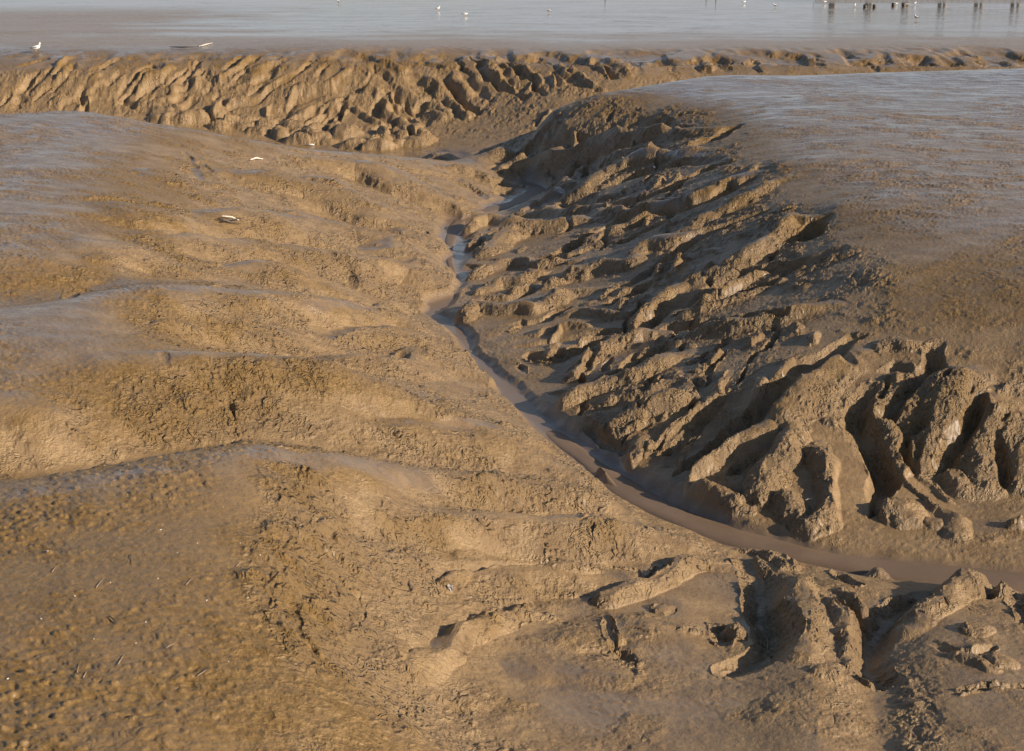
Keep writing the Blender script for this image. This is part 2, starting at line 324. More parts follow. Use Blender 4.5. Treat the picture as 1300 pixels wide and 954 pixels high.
SIL = ([0, 110, 180, 260, 330, 400, 480, 530, 560, 600, 640, 700, 760, 800], [148, 142, 155, 165, 178, 188, 194, 190, 178, 160, 146, 130, 118, 112])
# far bank: rills fanning out left and right
fb = ['332,69 321,80 302,95', '366,74 336,91 297,108 280,125', '401,74 379,93 358,106 332,121 297,138', '420,82 409,95', '470,91 457,106 409,114 384,130 336,146',
      '444,122 435,145 418,162 405,171', '427,128 410,142', '513,141 487,160 476,165 457,189', '194,80 183,91 164,106', '243,80 240,92 237,103', '196,103 193,121 202,134', '159,123 170,138',
      '263,92 268,106 258,116', '250,124 233,141', '99,120 108,137', '112,108 99,120', '470,84 498,104', '594,70 621,97 648,117 668,124', '684,67 711,90 734,110', '524,96 541,118', '554,93 581,124 604,144',
      '795,70 811,93', '664,120 655,108', '484,147 478,130', '330,160 345,150 372,138', '575,80 600,105 625,128', '640,78 668,100 690,120', '740,75 765,95', '880,72 895,92', '950,76 962,90', '1035,72 1045,88', '1095,75 1112,90', '1170,72 1190,84', '1228,74 1250,84',
      '60,120 80,100', '20,120 45,95', '30,85 60,75', '130,90 150,75', '135,150 150,130', '70,140 90,128', '300,72 290,85', '760,82 780,98', '840,74 862,94', '915,76 925,90', '520,150 545,130']
K0 = len(FE)
def above(s, m=4):
    p = [tuple(float(q) for q in t.split(',')) for t in s.split()]; return [q for q in p if q[1] < np.interp(q[0], SIL[0], SIL[1]) - m]
for i, s in enumerate(fb):
    if len(above(s)) > 1: feat((-3.5 - 2.2 * ((i * 7) % 3)) * (.5 if float(s.split(',')[0]) > 780 else 1), 6 + (i * 5) % 3, above(s))
for i, s in enumerate(['318,70 305,85 285,100', '352,78 320,98 290,115', '392,88 350,108 300,132', '440,88 420,108 370,122', '455,118 425,130 370,150', '430,150 410,165', '500,110 530,128 560,140', '480,78 520,92', '608,75 635,100 660,120', '570,95 600,125', '700,75 725,98', '655,80 685,108', '210,80 200,95 180,115', '225,100 215,125 225,145', '170,130 190,150', '120,120 135,145', '250,95 245,110', '500,175 475,185', '540,100 560,128', '905,76 900,90', '775,74 795,94']):
    if len(above(s, 8)) > 1: feat(5, 8, above(s, 8))
for k in range(60):
    px = random.uniform(20, 600); py = random.uniform(100, 172); d = -1 if px < 440 else 1; ln = random.uniform(14, 34)
    pts = [(px, py), (px + d * ln * .6, py + ln * .42), (px + d * ln, py + ln * .8)]; pts = [q for q in pts if q[1] < np.interp(q[0], SIL[0], SIL[1]) - 7]
    if len(pts) > 1: feat(random.choice([-6, -4, -4, 5, 6]), random.uniform(4, 8), pts)
for k in range(46):
    px = random.uniform(190, 570); ys_ = np.interp(px, SIL[0], SIL[1]); lump(random.uniform(6, 14), random.uniform(10, 24), random.uniform(10, 18), px, ys_ - random.uniform(3, 24))
for k in range(45):
    px = random.uniform(-20, 760); py = random.uniform(72, 150 if px < 560 else 100); d = -1 if px < 450 else 1; ln = random.uniform(12, 30)
    feat(random.choice([-6, -5, 5]), random.uniform(4, 7), [(px, py), (px + d * ln * .5, py + ln * .42), (px + d * ln, py + ln * .8)])
# keep the far-bank rills on the far bank
for k in range(len(FE) - 1, K0 - 1, -1):
    q = FE[k][3][FE[k][3][:, 1] > 51]
    if len(q) == len(FE[k][3]): continue
    if len(q) < 2: del FE[k]
    else: FE[k] = FE[k][:3] + (q,) + FE[k][4:]
# smooth wet films along crests and in hollows
def film(w, s):
    global GAIN, WG, CG
    GAIN = WG = CG = 1.0; feat(1, w, s); FE[-1] = (3,) + FE[-1][1:]
film(16, '-20,404 60,391 140,370 200,365 260,365 320,373 380,384 440,397 500,403'); film(14, '120,452 200,449 260,457 330,465 420,472 480,487 530,502 600,518')
film(30, '230,590 340,576 400,586 500,602 580,612'); film(24, '-20,640 80,620 160,604 240,590'); film(9, '170,158 260,168 330,181 400,191 480,198 540,204 600,219 650,238')
film(8, '370,230 415,241 443,254 478,269 500,285'); film(8, '430,214 470,219 508,233 545,246 577,259'); film(8, '330,284 405,288 448,293 480,300'); film(14, '490,535 560,543 640,552'); film(9, '620,656 712,663 775,664 810,676')
film(8, '915,194 845,202 800,212 770,222'); film(8, '990,215 930,228 866,262 812,271'); film(8, '950,277 886,298 821,318'); film(10, '380,402 430,399 470,403'); film(12, '1070,320 1040,322 1000,345 960,350'); film(10, '690,205 640,228'); film(9, '720,240 690,262 650,270')
film(12, '840,420 790,455 740,470'); film(12, '700,372 640,384 600,388'); film(10, '680,352 620,340 590,345')
def floor_(w, s):
    feat(1, w, s); FE[-1] = (4,) + FE[-1][1:]
floor_(24, '612,452 640,476 665,496 690,520 720,545'); floor_(20, '650,486 690,492 725,490'); floor_(20, '700,535 740,566 780,596 815,622'); floor_(16, '870,600 850,618 860,640'); floor_(26, '1075,575 1082,620 1085,665'); floor_(24, '1110,702 1180,712 1250,705 1310,690'); floor_(16, '1160,612 1200,640 1240,655 1280,650'); floor_(13, '590,330 620,332 650,333'); floor_(14, '575,385 600,382')
# ------------------------------------------------------------------ the fine grid
nU = int(1500 * QUAL); nV = int(1560 * QUAL)
uin = np.linspace(-.47, .47, nU); side = np.linspace(0, 1, 26)[1:] ** 1.6
us = np.concatenate([(-.47 - side * .55)[::-1], uin, .47 + side * .55])
vs = np.linspace(math.log(6.6), math.log(165), nV)
vs = np.concatenate([np.linspace(math.log(4.4), math.log(6.6), 40)[:-1], vs])
UU, VV = np.meshgrid(us, vs); YY = np.exp(VV); XX = UU * YY
Z = lookup(base, UU, VV).astype(np.float32)
X = XX.astype(np.float32); Y = YY.astype(np.float32)
# wandering of every traced line, so none is a clean curve
wa = np.clip(Y / 20, .5, 2.6)
WX = X + wa * (.13 * gn(X / .9, Y / .9) + .22 * gn(X / 2.3 + 40, Y / 2.3)) + .055 * gn(X / .26, Y / .26)
WY = Y + wa * (.13 * gn(X / .9 + 90, Y / .9 + 7) + .22 * gn(X / 2.3 + 11, Y / 2.3 + 60)) + .055 * gn(X / .26 + 31, Y / .26 + 5)
zero = ss(160, 120, Y)
spur = np.zeros_like(Z); cut = np.zeros_like(Z); filmm = np.zeros_like(Z); flo = np.zeros_like(Z)
for kind, h, w, pts, sharp in FE:
    ext = w * 1.3 + .5 * float(pts[:, 1].mean()) / 25
    if kind == 2: ext = w * max(1, sharp) * 1.2 + .5
    y0, y1 = pts[:, 1].min() - ext, pts[:, 1].max() + ext
    j0, j1 = np.searchsorted(vs, [math.log(max(y0, 4.5)), math.log(max(y1, 4.6))])
    ua = min((pts[:, 0].min() - ext) / y0, (pts[:, 0].min() - ext) / y1); ub = max((pts[:, 0].max() + ext) / y0, (pts[:, 0].max() + ext) / y1)
    i0, i1 = np.searchsorted(us, [ua, ub])
    if j1 <= j0 or i1 <= i0: continue
    x = WX[j0:j1, i0:i1]; y = WY[j0:j1, i0:i1]
    if kind == 2:
        r = np.sqrt((x - pts[0, 0]) ** 2 + ((y - pts[0, 1]) / sharp) ** 2) / w
        spur[j0:j1, i0:i1] = np.maximum(spur[j0:j1, i0:i1], h * np.clip(1 - r ** 2.2, 0, 1)); continue
    seg = np.hypot(*np.diff(pts, axis=0).T); cum = np.concatenate([[0], np.cumsum(seg)]); tot = cum[-1]
    bd = np.full(x.shape, 1e9, np.float32); bt = np.zeros(x.shape, np.float32)
    for k in range(len(seg)):
        a = pts[k]; b = pts[k + 1]; d = b - a; l2 = max(float(d @ d), 1e-9)
        t = np.clip(((x - a[0]) * d[0] + (y - a[1]) * d[1]) / l2, 0, 1)
        dd = (x - a[0] - t * d[0]) ** 2 + (y - a[1] - t * d[1]) ** 2
        m = dd < bd; bd[m] = dd[m]; bt[m] = ((cum[k] + t * seg[k]) / tot)[m]
    tap = ss(-.12, .3, bt) * (1 - .35 * ss(.75, 1.05, bt)); r = np.sqrt(bd) / (w * (.6 + .4 * tap))
    nz = gn(x / (w * 2.2 + .1) + h * 50, y / (w * 2.2 + .1)); mod = 1 + .75 * nz
    if kind == 4:
        flo[j0:j1, i0:i1] = np.maximum(flo[j0:j1, i0:i1], ss(1.15, .6, r * (1 + .4 * nz))); continue
    if kind == 3:
        filmm[j0:j1, i0:i1] = np.maximum(filmm[j0:j1, i0:i1], ss(1.15, .45, r * (1 + .5 * nz)) * ss(0, .15, bt) * ss(1, .85, bt)); continue
    if h > 0:
        prof = np.clip(1 - (r / 1.15) ** 2, 0, 1) ** 1.4
        spur[j0:j1, i0:i1] = np.maximum(spur[j0:j1, i0:i1], h * prof * tap * mod)
    else:
        prof = np.clip(1.03 - np.sqrt(r * r * r + .015), 0, 1)
        cut[j0:j1, i0:i1] = np.maximum(cut[j0:j1, i0:i1], -h * prof * tap * mod)
spur *= 1 - flo; cut *= 1 - flo
Z = Z + spur - cut
lipn = fbm(X / 2.2 + 9, Y / 5 + 2, 3) ; Z -= .30 * ss(68, 70.5, Y) * ss(77, 72.5, Y) * ss(-.1, .5, lipn + .15) * (Z > -.5)
Z += .10 * ss(76, 90, Y) * ss(150, 110, Y) * fbm(X / 14, Y / 6, 3) * ss(-5, -30, X)
# channel bed: distance to the thalweg
TH_PX = '560,196 600,204 660,222 690,240 660,256 620,266 585,276 572,300 570,330 577,350 560,380 556,398 585,425 615,462 640,490 690,540 740,580 800,626 860,655 920,680 980,695 1050,710 1120,722 1200,731 1300,738 1450,745'
THZ = '-3.9 -3.6 -3.2 -3.0 -2.95 -2.9 -2.82 -2.75 -2.7 -2.68 -2.62 -2.6 -2.55 -2.5 -2.47 -2.43 -2.4 -2.36 -2.33 -2.3 -2.28 -2.26 -2.25 -2.22 -2.2 -2.15'
th = []
for s, z in zip(TH_PX.split(), THZ.split()):
    a, b = s.split(','); th.append([float(q) for q in at(float(a), float(b), float(z))])
th = np.array(th)
dth = np.full(Z.shape, 1e9, np.float32); zth = np.zeros_like(Z)
for a, b in zip(th[:-1], th[1:]):
    d = b[:2] - a[:2]; l2 = float(d @ d)
    t = np.clip(((WX - a[0]) * d[0] + (WY - a[1]) * d[1]) / l2, 0, 1)
    dd = (WX - a[0] - t * d[0]) ** 2 + (WY - a[1] - t * d[1]) ** 2
    m = dd < dth; dth[m] = dd[m]; zth[m] = (a[2] + t * (b[2] - a[2]))[m]
dth = np.sqrt(dth)
thw = np.interp(Y, [0, 19.5, 22, 25, 29, 32, 36, 48, 60], [1.25, 1.1, .6, .4, .45, .8, 1.0, 1.1, 1.1])
# ------------------------------------------------------------------ slope of the relief so far
def grads(Zg):
    gv = np.gradient(Zg, axis=0) / np.gradient(vs)[:, None]; gu = np.gradient(Zg, axis=1) / np.gradient(us)[None, :]
    zx = gu / YY; zy = (gv - UU * gu) / YY
    return zx.astype(np.float32), zy.astype(np.float32)
zx, zy = grads(Z); slope = np.hypot(zx, zy)
bz = blur(base, 3)
# coarse downslope direction for the runnels
cX = np.exp(cv)[:, None] * cu[None]; cY = np.repeat(np.exp(cv)[:, None], NU, 1)
gv = np.gradient(bz, axis=0) / (cv[1] - cv[0]); gu = np.gradient(bz, axis=1) / (cu[1] - cu[0])
czx = gu / cY; czy = (gv - cu[None] * gu) / cY; gl = np.hypot(czx, czy) + 1e-4; czx /= gl; czy /= gl
def near(a, x, y):
    i = np.clip(((x / y - U0) / (U1 - U0) * (NU - 1) + .5), 0, NU - 1).astype(np.int32); j = np.clip(((np.log(y) - V0) / (V1 - V0) * (NV - 1) + .5), 0, NV - 1).astype(np.int32)
    return a[j, i]
st = 2
xs = X[::st, ::st]; ys = Y[::st, ::st]; lic = 0; lic2 = 0; n = 0
for sgn in (1, -1):
    x = xs.copy(); y = ys.copy()
    for k in range(7):
        if k or sgn > 0: lic = lic + gn(x / .17, y / .17); lic2 = lic2 + gn(x / .45 + 50, y / .45); n += 1
        stp = .085 * np.clip(ys / 18, .6, 2.5)
        dx_, dy_ = near(czx, x, y), near(czy, x, y); x = x + sgn * stp * dx_; y = y + sgn * stp * dy_
lic = lic / math.sqrt(n); lic2 = lic2 / math.sqrt(n)
def up(a):
    r = np.repeat(np.repeat(a, st, 0), st, 1)[:Z.shape[0], :Z.shape[1]]
    return blur(r, 2).astype(np.float32)
lic = up(lic); lic2 = up(lic2)
# ------------------------------------------------------------------ surface masks
big = fbm(X / 2.6 + 5, Y / 2.6, 3); mid = fbm(X / .8, Y / .8 + 20, 3)
lowz = ss(-.05, -.35, Z)                                   # below the flats
chan = ss(.50, .20, dth / np.clip(Y / 20, .8, 1.4) / thw) * ss(.2, .08, Z - zth)
rough = ss(.14, .42, slope + .10 * mid + .05 * big) * (.25 + .75 * lowz)
patch = fbm(X / 1.5 + 31, Y / 1.9 + 3, 4, .6); rough *= .38 + .62 * ss(-.30, .15, patch + .25 * (slope - .35))
rough = np.maximum(rough, .35 * lowz * ss(-.05, .35, mid + .4 * big)) * (1 - chan) * zero
rough *= 1 - .8 * filmm
rough *= 1 - .85 * flo
# ------------------------------------------------------------------ crumbled mud
far = np.clip(Y / 22, .75, 3.0)
Z += rough * (.028 * lic + .03 * lic2 * far * .8)
d1, r1 = cells(WX / .30, WY / .30); Z += rough * (.075 * (1 - ss(0, .75, d1)) * r1 * ss(-.2, .3, mid))
b1 = fbm(X / .34, Y / .34, 2); Z += rough * far * (.036 * (np.abs(b1) * -1 + .2))
d2, r2 = cells(X / .115 + .6 * gn(X / .15, Y / .15), Y / .115 + .6 * gn(X / .15 + 9, Y / .15)); clod = (1 - ss(.05, .7, d2)) * r2
Z += rough * .036 * clod * ss(-.35, .15, b1 + .5 * mid)
d4, r4 = cells(X / .062 + .5 * gn(X / .09 + 5, Y / .09), Y / .062 + .5 * gn(X / .09 + 2, Y / .09 + 8)); Z += rough * .020 * (1 - ss(.05, .62, d4)) * (.3 + .7 * r4) * ss(.1, -.35, b1 + .3 * mid - .25) * ss(32, 22, Y)
b3 = gn(X / .055, Y / .055) + .55 * gn(X / .024 + 3, Y / .024); Z += (rough * .012 + .0016) * b3 * zero
# pimpled, trodden mud of the flats
flat = (1 - rough) * (1 - chan) * zero
xr, yr = rot(X, Y, .35)
e1 = gn(xr / .10, yr / .06) ; e2 = gn(xr / .075 + 7, yr / .045); e3 = gn(xr / .6, yr / .33 + 4)
prints = ss(.12, .5, e1) * .011 - ss(.1, .5, -e1) * .011 + e2 * .007
d3, r3 = cells(X / .16 + 3, Y / .16 + 8); pim = (1 - ss(.10, .26, d3)) * (r3 > .72) * .013
fm = ss(-.8, -2.2, X) * ss(13.6, 11.5, Y)
Z += flat * (prints * (1 + .15 * fm) + pim + .03 * e3 * np.clip(far, 1, 3)) * (.35 + .75 * ss(-.35, .35, big + .4 * mid)) * (.20 + .80 * ss(64, 30, Y)) * np.clip(1.2 - lowz * .6, .3, 1.2)
Z -= chan * ((Z - zth) * .8 + .03)
# raised mud on the far shore
shore = ss(140, 160, Y) * (ss(22, 32, X) + ss(-45, -60, X)); Z += shore * .55
# small bays and wet patches on the flats
zx, zy = grads(Z); 
# ------------------------------------------------------------------ attributes for the mud shader
fore0 = ss(-.8, -2.2, X) * ss(13.6, 11.5, Y)
filmm2 = filmm * ss(-.5, .1, mid + .5 * big + .25)
lip = ss(0, -.25, Z) * ss(-1.15, -.45, Z)                    # the film of algae on the upper slopes
lipc = ss(0, -.1, Z) * ss(-.9, -.3, Z)
crest = ss(.02, .10, spur / np.clip(far, .8, 2))
alg = np.clip(lip * 1.0 + .45 * crest * ss(-2.2, -1.2, Z) + .25 * ss(.0, .5, mid) * lowz, 0, 1) * ss(-.5, .15, big + .6 * mid) * (1 - chan)
alg = np.maximum(alg, fore0 * (.6 + .4 * ss(-.4, .4, mid + big)))
alg = np.maximum(alg, .55 * ss(0, -.12, Z) * ss(-.7, -.3, Z) * ss(-.3, .2, big + mid) * ss(60, 35, Y))
wet = np.clip((1 - ss(-.02, -.4, Z)) * (1 - .55 * ss(.1, .3, slope)), 0, 1) * (.62 + .38 * ss(30, 58, Y)) * (1 - .40 * ss(.0, .4, mid + big) * ss(60, 45, Y)) * zero + (1 - zero)
wet *= 1 - .8 * fore0
n_l = fbm(X / 9, Y / 5, 3)
wet *= 1 - .80 * ss(66, 68, Y) * ss(100, 76, Y + 14 * n_l)
wet *= 1 - .92 * ss(-14, -32, X + 10 * n_l) * ss(66, 70, Y) * ss(150, 110, Y)
wet = np.maximum(wet, chan * np.interp(Y, [0, 19, 22, 30, 34, 60], [.5, .5, .25, .25, .7, .7]))
wet = np.maximum(wet, .72 * (.2 + .8 * ss(-.05, -.3, Z)) * (1 - rough) * ss(.20, .07, slope) * (1 - .5 * fore0) * (1 - .8 * np.maximum(flo, np.maximum(chan, ss(1.6, .8, dth)) * ss(34, 30, Y))))
wet = np.maximum(wet, .78 * filmm2); alg *= 1 - .8 * filmm2
nV_, nU_ = Z.shape
# outermost rows reach for the horizon
extY = np.array([175, 190, 215, 260, 330, 450, 700, 1200, 2500, 6000.])
eX = us[None] * extY[:, None]; eY = np.repeat(extY[:, None], nU_, 1); eZ = np.repeat(Z[-1:], len(extY), 0) * np.linspace(1, 0, len(extY))[:, None]
eX = us[None] * extY[:, None] * (1 + .0 * extY[:, None])
fX = np.concatenate([X, eX]); fY = np.concatenate([Y, eY]); fZ = np.concatenate([Z, eZ])
def ext(a, v): return np.concatenate([a, np.full((len(extY), nU_), v)]).astype(np.float32)
def grid_mesh(name, gx, gy, gz):
    R, Cn = gx.shape; co = np.stack([gx, gy, gz], -1).reshape(-1, 3).astype(np.float32)
    idx = np.arange(R * Cn, dtype=np.int32).reshape(R, Cn)
    q = np.stack([idx[:-1, :-1], idx[:-1, 1:], idx[1:, 1:], idx[1:, :-1]], -1).reshape(-1, 4)
    me = bpy.data.meshes.new(name); me.vertices.add(len(co)); me.vertices.foreach_set('co', co.ravel())
    me.loops.add(q.size); me.loops.foreach_set('vertex_index', q.ravel()); me.polygons.add(len(q))
    me.polygons.foreach_set('loop_start', np.arange(0, q.size, 4, dtype=np.int32)); me.polygons.foreach_set('loop_total', np.full(len(q), 4, np.int32))
    me.polygons.foreach_set('use_smooth', np.ones(len(q), bool)); me.update(calc_edges=True); return me
scn = bpy.context.scene; col = scn.collection
me = grid_mesh('mudflat', fX, fY, fZ)
for nm, a in (('algae', ext(alg, 0)), ('wet', ext(wet, 1)), ('rough', ext(rough, 0)), ('chan', ext(chan, 0))):
    at_ = me.attributes.new(nm, 'FLOAT', 'POINT'); at_.data.foreach_set('value', a.ravel())
mud = bpy.data.objects.new('mudflat', me); col.objects.link(mud); mud['kind'] = 'structure'
def ground(x, y):
    """height of the finished relief"""
    i = int(np.clip(np.searchsorted(us, x / y), 1, nU_ - 1)); j = int(np.clip(np.searchsorted(vs, math.log(y)), 1, nV_ - 1))
    return float(Z[j - 1:j + 1, i - 1:i + 1].mean())
def ground_hit(px, py):
    def f(x, y):
        i = np.clip(np.searchsorted(us, x / y), 0, nU_ - 1); j = np.clip(np.searchsorted(vs, np.log(y)), 0, nV_ - 1); return Z[j, i]
    return hit(px, py, f)
# ------------------------------------------------------------------ materials
def new_mat(name):
    m = bpy.data.materials.new(name); m.use_nodes = True; nt = m.node_tree; b = nt.nodes['Principled BSDF']; return m, nt, b
class N:
    def __init__(s, nt): s.nt = nt
    def node(s, t, **kw):
        n = s.nt.nodes.new(t)
        for k, v in kw.items(): setattr(n, k, v)
        return n
    def link(s, a, b): s.nt.links.new(a, b)
    def attr(s, n): return s.node('ShaderNodeAttribute', attribute_name=n).outputs['Fac']
    def noise(s, vec, scale, det=3, rough=.55, dist=0):
        n = s.node('ShaderNodeTexNoise'); s.link(vec, n.inputs['Vector']); n.inputs['Scale'].default_value = scale; n.inputs['Detail'].default_value = det
        n.inputs['Roughness'].default_value = rough; n.inputs['Distortion'].default_value = dist; return n.outputs['Fac']
    def ramp(s, f, a, b, lo=0., hi=1.):
        n = s.node('ShaderNodeMapRange'); s.link(f, n.inputs['Value']); n.inputs['From Min'].default_value = a; n.inputs['From Max'].default_value = b
        n.inputs['To Min'].default_value = lo; n.inputs['To Max'].default_value = hi; n.interpolation_type = 'SMOOTHSTEP'; return n.outputs['Result']
    def math(s, op, a, b=None, clamp=False):
        n = s.node('ShaderNodeMath', operation=op, use_clamp=clamp)
        for i, v in enumerate((a, b)):
            if v is None: continue
            if hasattr(v, 'is_output'): s.link(v, n.inputs[i])
            else: n.inputs[i].default_value = v
        return n.outputs[0]
    def mix(s, f, a, b):
        n = s.node('ShaderNodeMix', data_type='RGBA')
        if hasattr(f, 'is_output'): s.link(f, n.inputs[0])
        else: n.inputs[0].default_value = f
        for i, v in ((6, a), (7, b)):
            if hasattr(v, 'is_output'): s.link(v, n.inputs[i])
            else: n.inputs[i].default_value = (*v, 1)
        return n.outputs[2]
m, nt, b = new_mat('estuary_mud'); g = N(nt)
geo = g.node('ShaderNodeNewGeometry').outputs['Position']
algae, wetn, rgh, chn = (g.attr(k) for k in ('algae', 'wet', 'rough', 'chan'))
n_big = g.noise(geo, .55, 4); n_mid = g.noise(geo, 2.6, 5, .6); n_fine = g.noise(geo, 14, 5, .65); n_vf = g.noise(geo, 42, 4, .7)
mp = g.node('ShaderNodeMapping'); g.link(geo, mp.inputs['Vector']); mp.inputs['Scale'].default_value = (.35, 1.5, 1); mp.inputs['Rotation'].default_value = (0, 0, .12)
n_str = g.noise(mp.outputs['Vector'], 1.1, 5, .6, .4)
dry = g.mix(g.ramp(n_mid, .3, .7), (.218, .138, .062), (.325, .216, .103))
dry = g.mix(g.ramp(n_fine, .35, .75, 0, .5), dry, (.17, .112, .066))
gold = g.mix(g.ramp(n_fine, .35, .7), (.140, .080, .018), (.255, .152, .048))
flatc = g.mix(g.ramp(n_mid, .3, .7), (.122, .083, .050), (.195, .132, .077))
flatc = g.mix(g.ramp(n_fine, .4, .75, 0, .45), flatc, (.25, .17, .095))
c = g.mix(g.math('MULTIPLY', algae, g.ramp(n_mid, .25, .65), True), dry, gold)
c = g.mix(g.math('MULTIPLY', wetn, .8), c, flatc)
c = g.mix(g.math('MULTIPLY', algae, .45), c, gold)
c = g.mix(chn, c, (.17, .118, .078))
spk = g.ramp(n_vf, .60, .78, 0, .35); c = g.mix(g.math('MULTIPLY', spk, g.math('SUBTRACT', 1.0, chn)), c, (.34, .26, .17))  # pale flecks in the colour, painted in as glints off wet mud
spd = g.ramp(n_vf, .42, .25, 0, .5); c = g.mix(g.math('MULTIPLY', spd, g.math('SUBTRACT', 1.0, chn)), c, (.09, .058, .03))
g.link(c, b.inputs['Base Color'])
# wetness shows as gloss: standing film on the flats, satin on the slopes
mp2 = g.node('ShaderNodeMapping'); g.link(geo, mp2.inputs['Vector']); mp2.inputs['Scale'].default_value = (.15, .28, 1); mp2.inputs['Rotation'].default_value = (0, 0, .10)
n_far = g.noise(mp2.outputs['Vector'], 1.0, 7, .68, .5); pg0 = g.node('ShaderNodeSeparateXYZ'); g.link(geo, pg0.inputs[0]); isfar = g.ramp(pg0.outputs['Y'], 50, 72)
n_str = g.mix(isfar, n_str, g.math('ADD', n_far, .16))
pool = g.math('MULTIPLY', g.ramp(g.math('ADD', n_str, g.math('MULTIPLY', n_mid, .25)), .60, .72), g.math('MULTIPLY', wetn, g.math('SUBTRACT', 1.0, rgh)), True)
pg = g.node('ShaderNodeSeparateXYZ'); g.link(geo, pg.inputs[0])
ro = g.math('SUBTRACT', .42, g.math('MULTIPLY', wetn, .24)); ro = g.math('ADD', ro, g.math('MULTIPLY', g.math('SUBTRACT', n_fine, .5), .25))
ro = g.math('SUBTRACT', ro, g.math('MULTIPLY', pool, .26), True); ro = g.math('MULTIPLY', ro, g.ramp(pg.outputs['Y'], 45, 80, 1, .75))
g.link(ro, b.inputs['Roughness']); b.inputs['Specular IOR Level'].default_value = .5
g.link(g.math('ADD', .17, g.math('MULTIPLY', g.math('MULTIPLY', g.math('POWER', wetn, 2), .85), g.math('SUBTRACT', 1.0, g.math('MULTIPLY', isfar, g.ramp(n_far, .58, .44, 0, .62))))), b.inputs['Coat Weight']); g.link(g.math('SUBTRACT', g.math('SUBTRACT', .34, g.math('MULTIPLY', pool, .2)), g.math('MULTIPLY', isfar, .05), True), b.inputs['Coat Roughness'])
bp = g.node('ShaderNodeBump'); bp.inputs['Distance'].default_value = .066
vo = g.node('ShaderNodeTexVoronoi'); vo.inputs['Scale'].default_value = 11; g.link(geo, vo.inputs['Vector'])
vo2 = g.node('ShaderNodeTexVoronoi'); vo2.inputs['Scale'].default_value = 4.3; dv = g.node('ShaderNodeVectorMath', operation='ADD'); dn = g.node('ShaderNodeTexNoise'); dn.inputs['Scale'].default_value = 3.5; g.link(geo, dn.inputs['Vector'])
g.link(geo, dv.inputs[0]); g.link(dn.outputs['Color'], dv.inputs[1]); g.link(dv.outputs[0], vo2.inputs['Vector']); g.link(dv.outputs[0], vo.inputs['Vector'])
cl = g.math('MULTIPLY', g.ramp(vo.outputs['Distance'], .6, .1), g.math('MULTIPLY', rgh, g.ramp(n_mid, .42, .62, 0, .7)))
cl = g.math('ADD', cl, g.math('MULTIPLY', g.ramp(vo2.outputs['Distance'], .5, .05), g.math('MULTIPLY', rgh, g.ramp(n_mid, .6, .42, 0, 1.1))))
hgt = g.math('ADD', g.math('ADD', g.math('MULTIPLY', n_fine, .75), g.math('MULTIPLY', n_vf, .50)), cl); g.link(hgt, bp.inputs['Height'])
pg = g.node('ShaderNodeSeparateXYZ'); g.link(geo, pg.inputs[0]); awy = g.ramp(pg.outputs['Y'], 45, 78, 1, .6)
st_ = g.math('MULTIPLY', g.math('SUBTRACT', g.math('ADD', .38, g.math('MULTIPLY', rgh, .62)), g.math('MULTIPLY', g.math('MAXIMUM', pool, chn), .30), True), awy)
g.link(st_, bp.inputs['Strength']); g.link(bp.outputs[0], b.inputs['Normal'])
me.materials.append(m)
def simple(name, c1, c2, rough_=.6, sc=20):
    m, nt, b = new_mat(name); g = N(nt); tc = g.node('ShaderNodeTexCoord').outputs['Object']
    g.link(g.mix(g.ramp(g.noise(tc, sc, 4), .35, .65), c1, c2), b.inputs['Base Color']); b.inputs['Roughness'].default_value = rough_; return m
M_white = simple('gull_white', (.78, .77, .74), (.68, .67, .65), .7); M_grey = simple('gull_grey', (.30, .32, .35), (.24, .26, .29), .7); M_black = simple('dark_feather', (.03, .03, .035), (.05, .05, .05), .6)
M_bill = simple('gull_bill', (.55, .33, .06), (.45, .25, .05), .5); M_wood = simple('drift_wood', (.22, .15, .10), (.36, .27, .19), .8, 30); M_pale = simple('bleached_wood', (.55, .48, .38), (.7, .63, .52), .7, 40)
M_dark = simple('wet_timber', (.045, .035, .028), (.08, .06, .045), .5, 8); M_shell = simple('shell', (.62, .57, .5), (.75, .71, .65), .5, 60); M_plastic = simple('pale_plastic', (.62, .58, .55), (.7, .68, .66), .35, 50)
m, nt, b = new_mat('muddy_water'); g = N(nt); geo = g.node('ShaderNodeNewGeometry').outputs['Position']
g.link(g.mix(g.ramp(g.noise(geo, 1.5, 4), .3, .7), (.155, .105, .066), (.185, .125, .08)), b.inputs['Base Color']); b.inputs['Roughness'].default_value = .45; b.inputs['Specular IOR Level'].default_value = .35
bp = g.node('ShaderNodeBump'); bp.inputs['Distance'].default_value = .01; bp.inputs['Strength'].default_value = .25; g.link(g.noise(geo, 9, 3), bp.inputs['Height']); g.link(bp.outputs[0], b.inputs['Normal']); M_water = m
# ------------------------------------------------------------------ stream: a sheet lying in the bed
seg = []
for a, b_ in zip(th[:-1], th[1:]):
    k = max(2, int(np.hypot(*(b_ - a)[:2]) / .3))
    for i in range(k): seg.append(a + (b_ - a) * i / k)
seg = np.array(seg); sm = seg.copy()
for _ in range(6): sm[1:-1] = (sm[:-2] + 2 * sm[1:-1] + sm[2:]) / 4
tan = np.gradient(sm[:, :2], axis=0); tan /= np.linalg.norm(tan, axis=1)[:, None] + 1e-9; nor = np.stack([-tan[:, 1], tan[:, 0]], -1)
offs = np.linspace(-1, 1, 9); wid = 1.2 * np.interp(np.arange(len(sm)), np.linspace(0, len(sm) - 1, 12), [.4, .4, .45, .5, .45, .28, .12, .10, .12, .2, .32, .36])[:, None][:, 0] * (1 + .25 * np.sin(np.arange(len(sm)) * .7) * np.sin(np.arange(len(sm)) * .23))
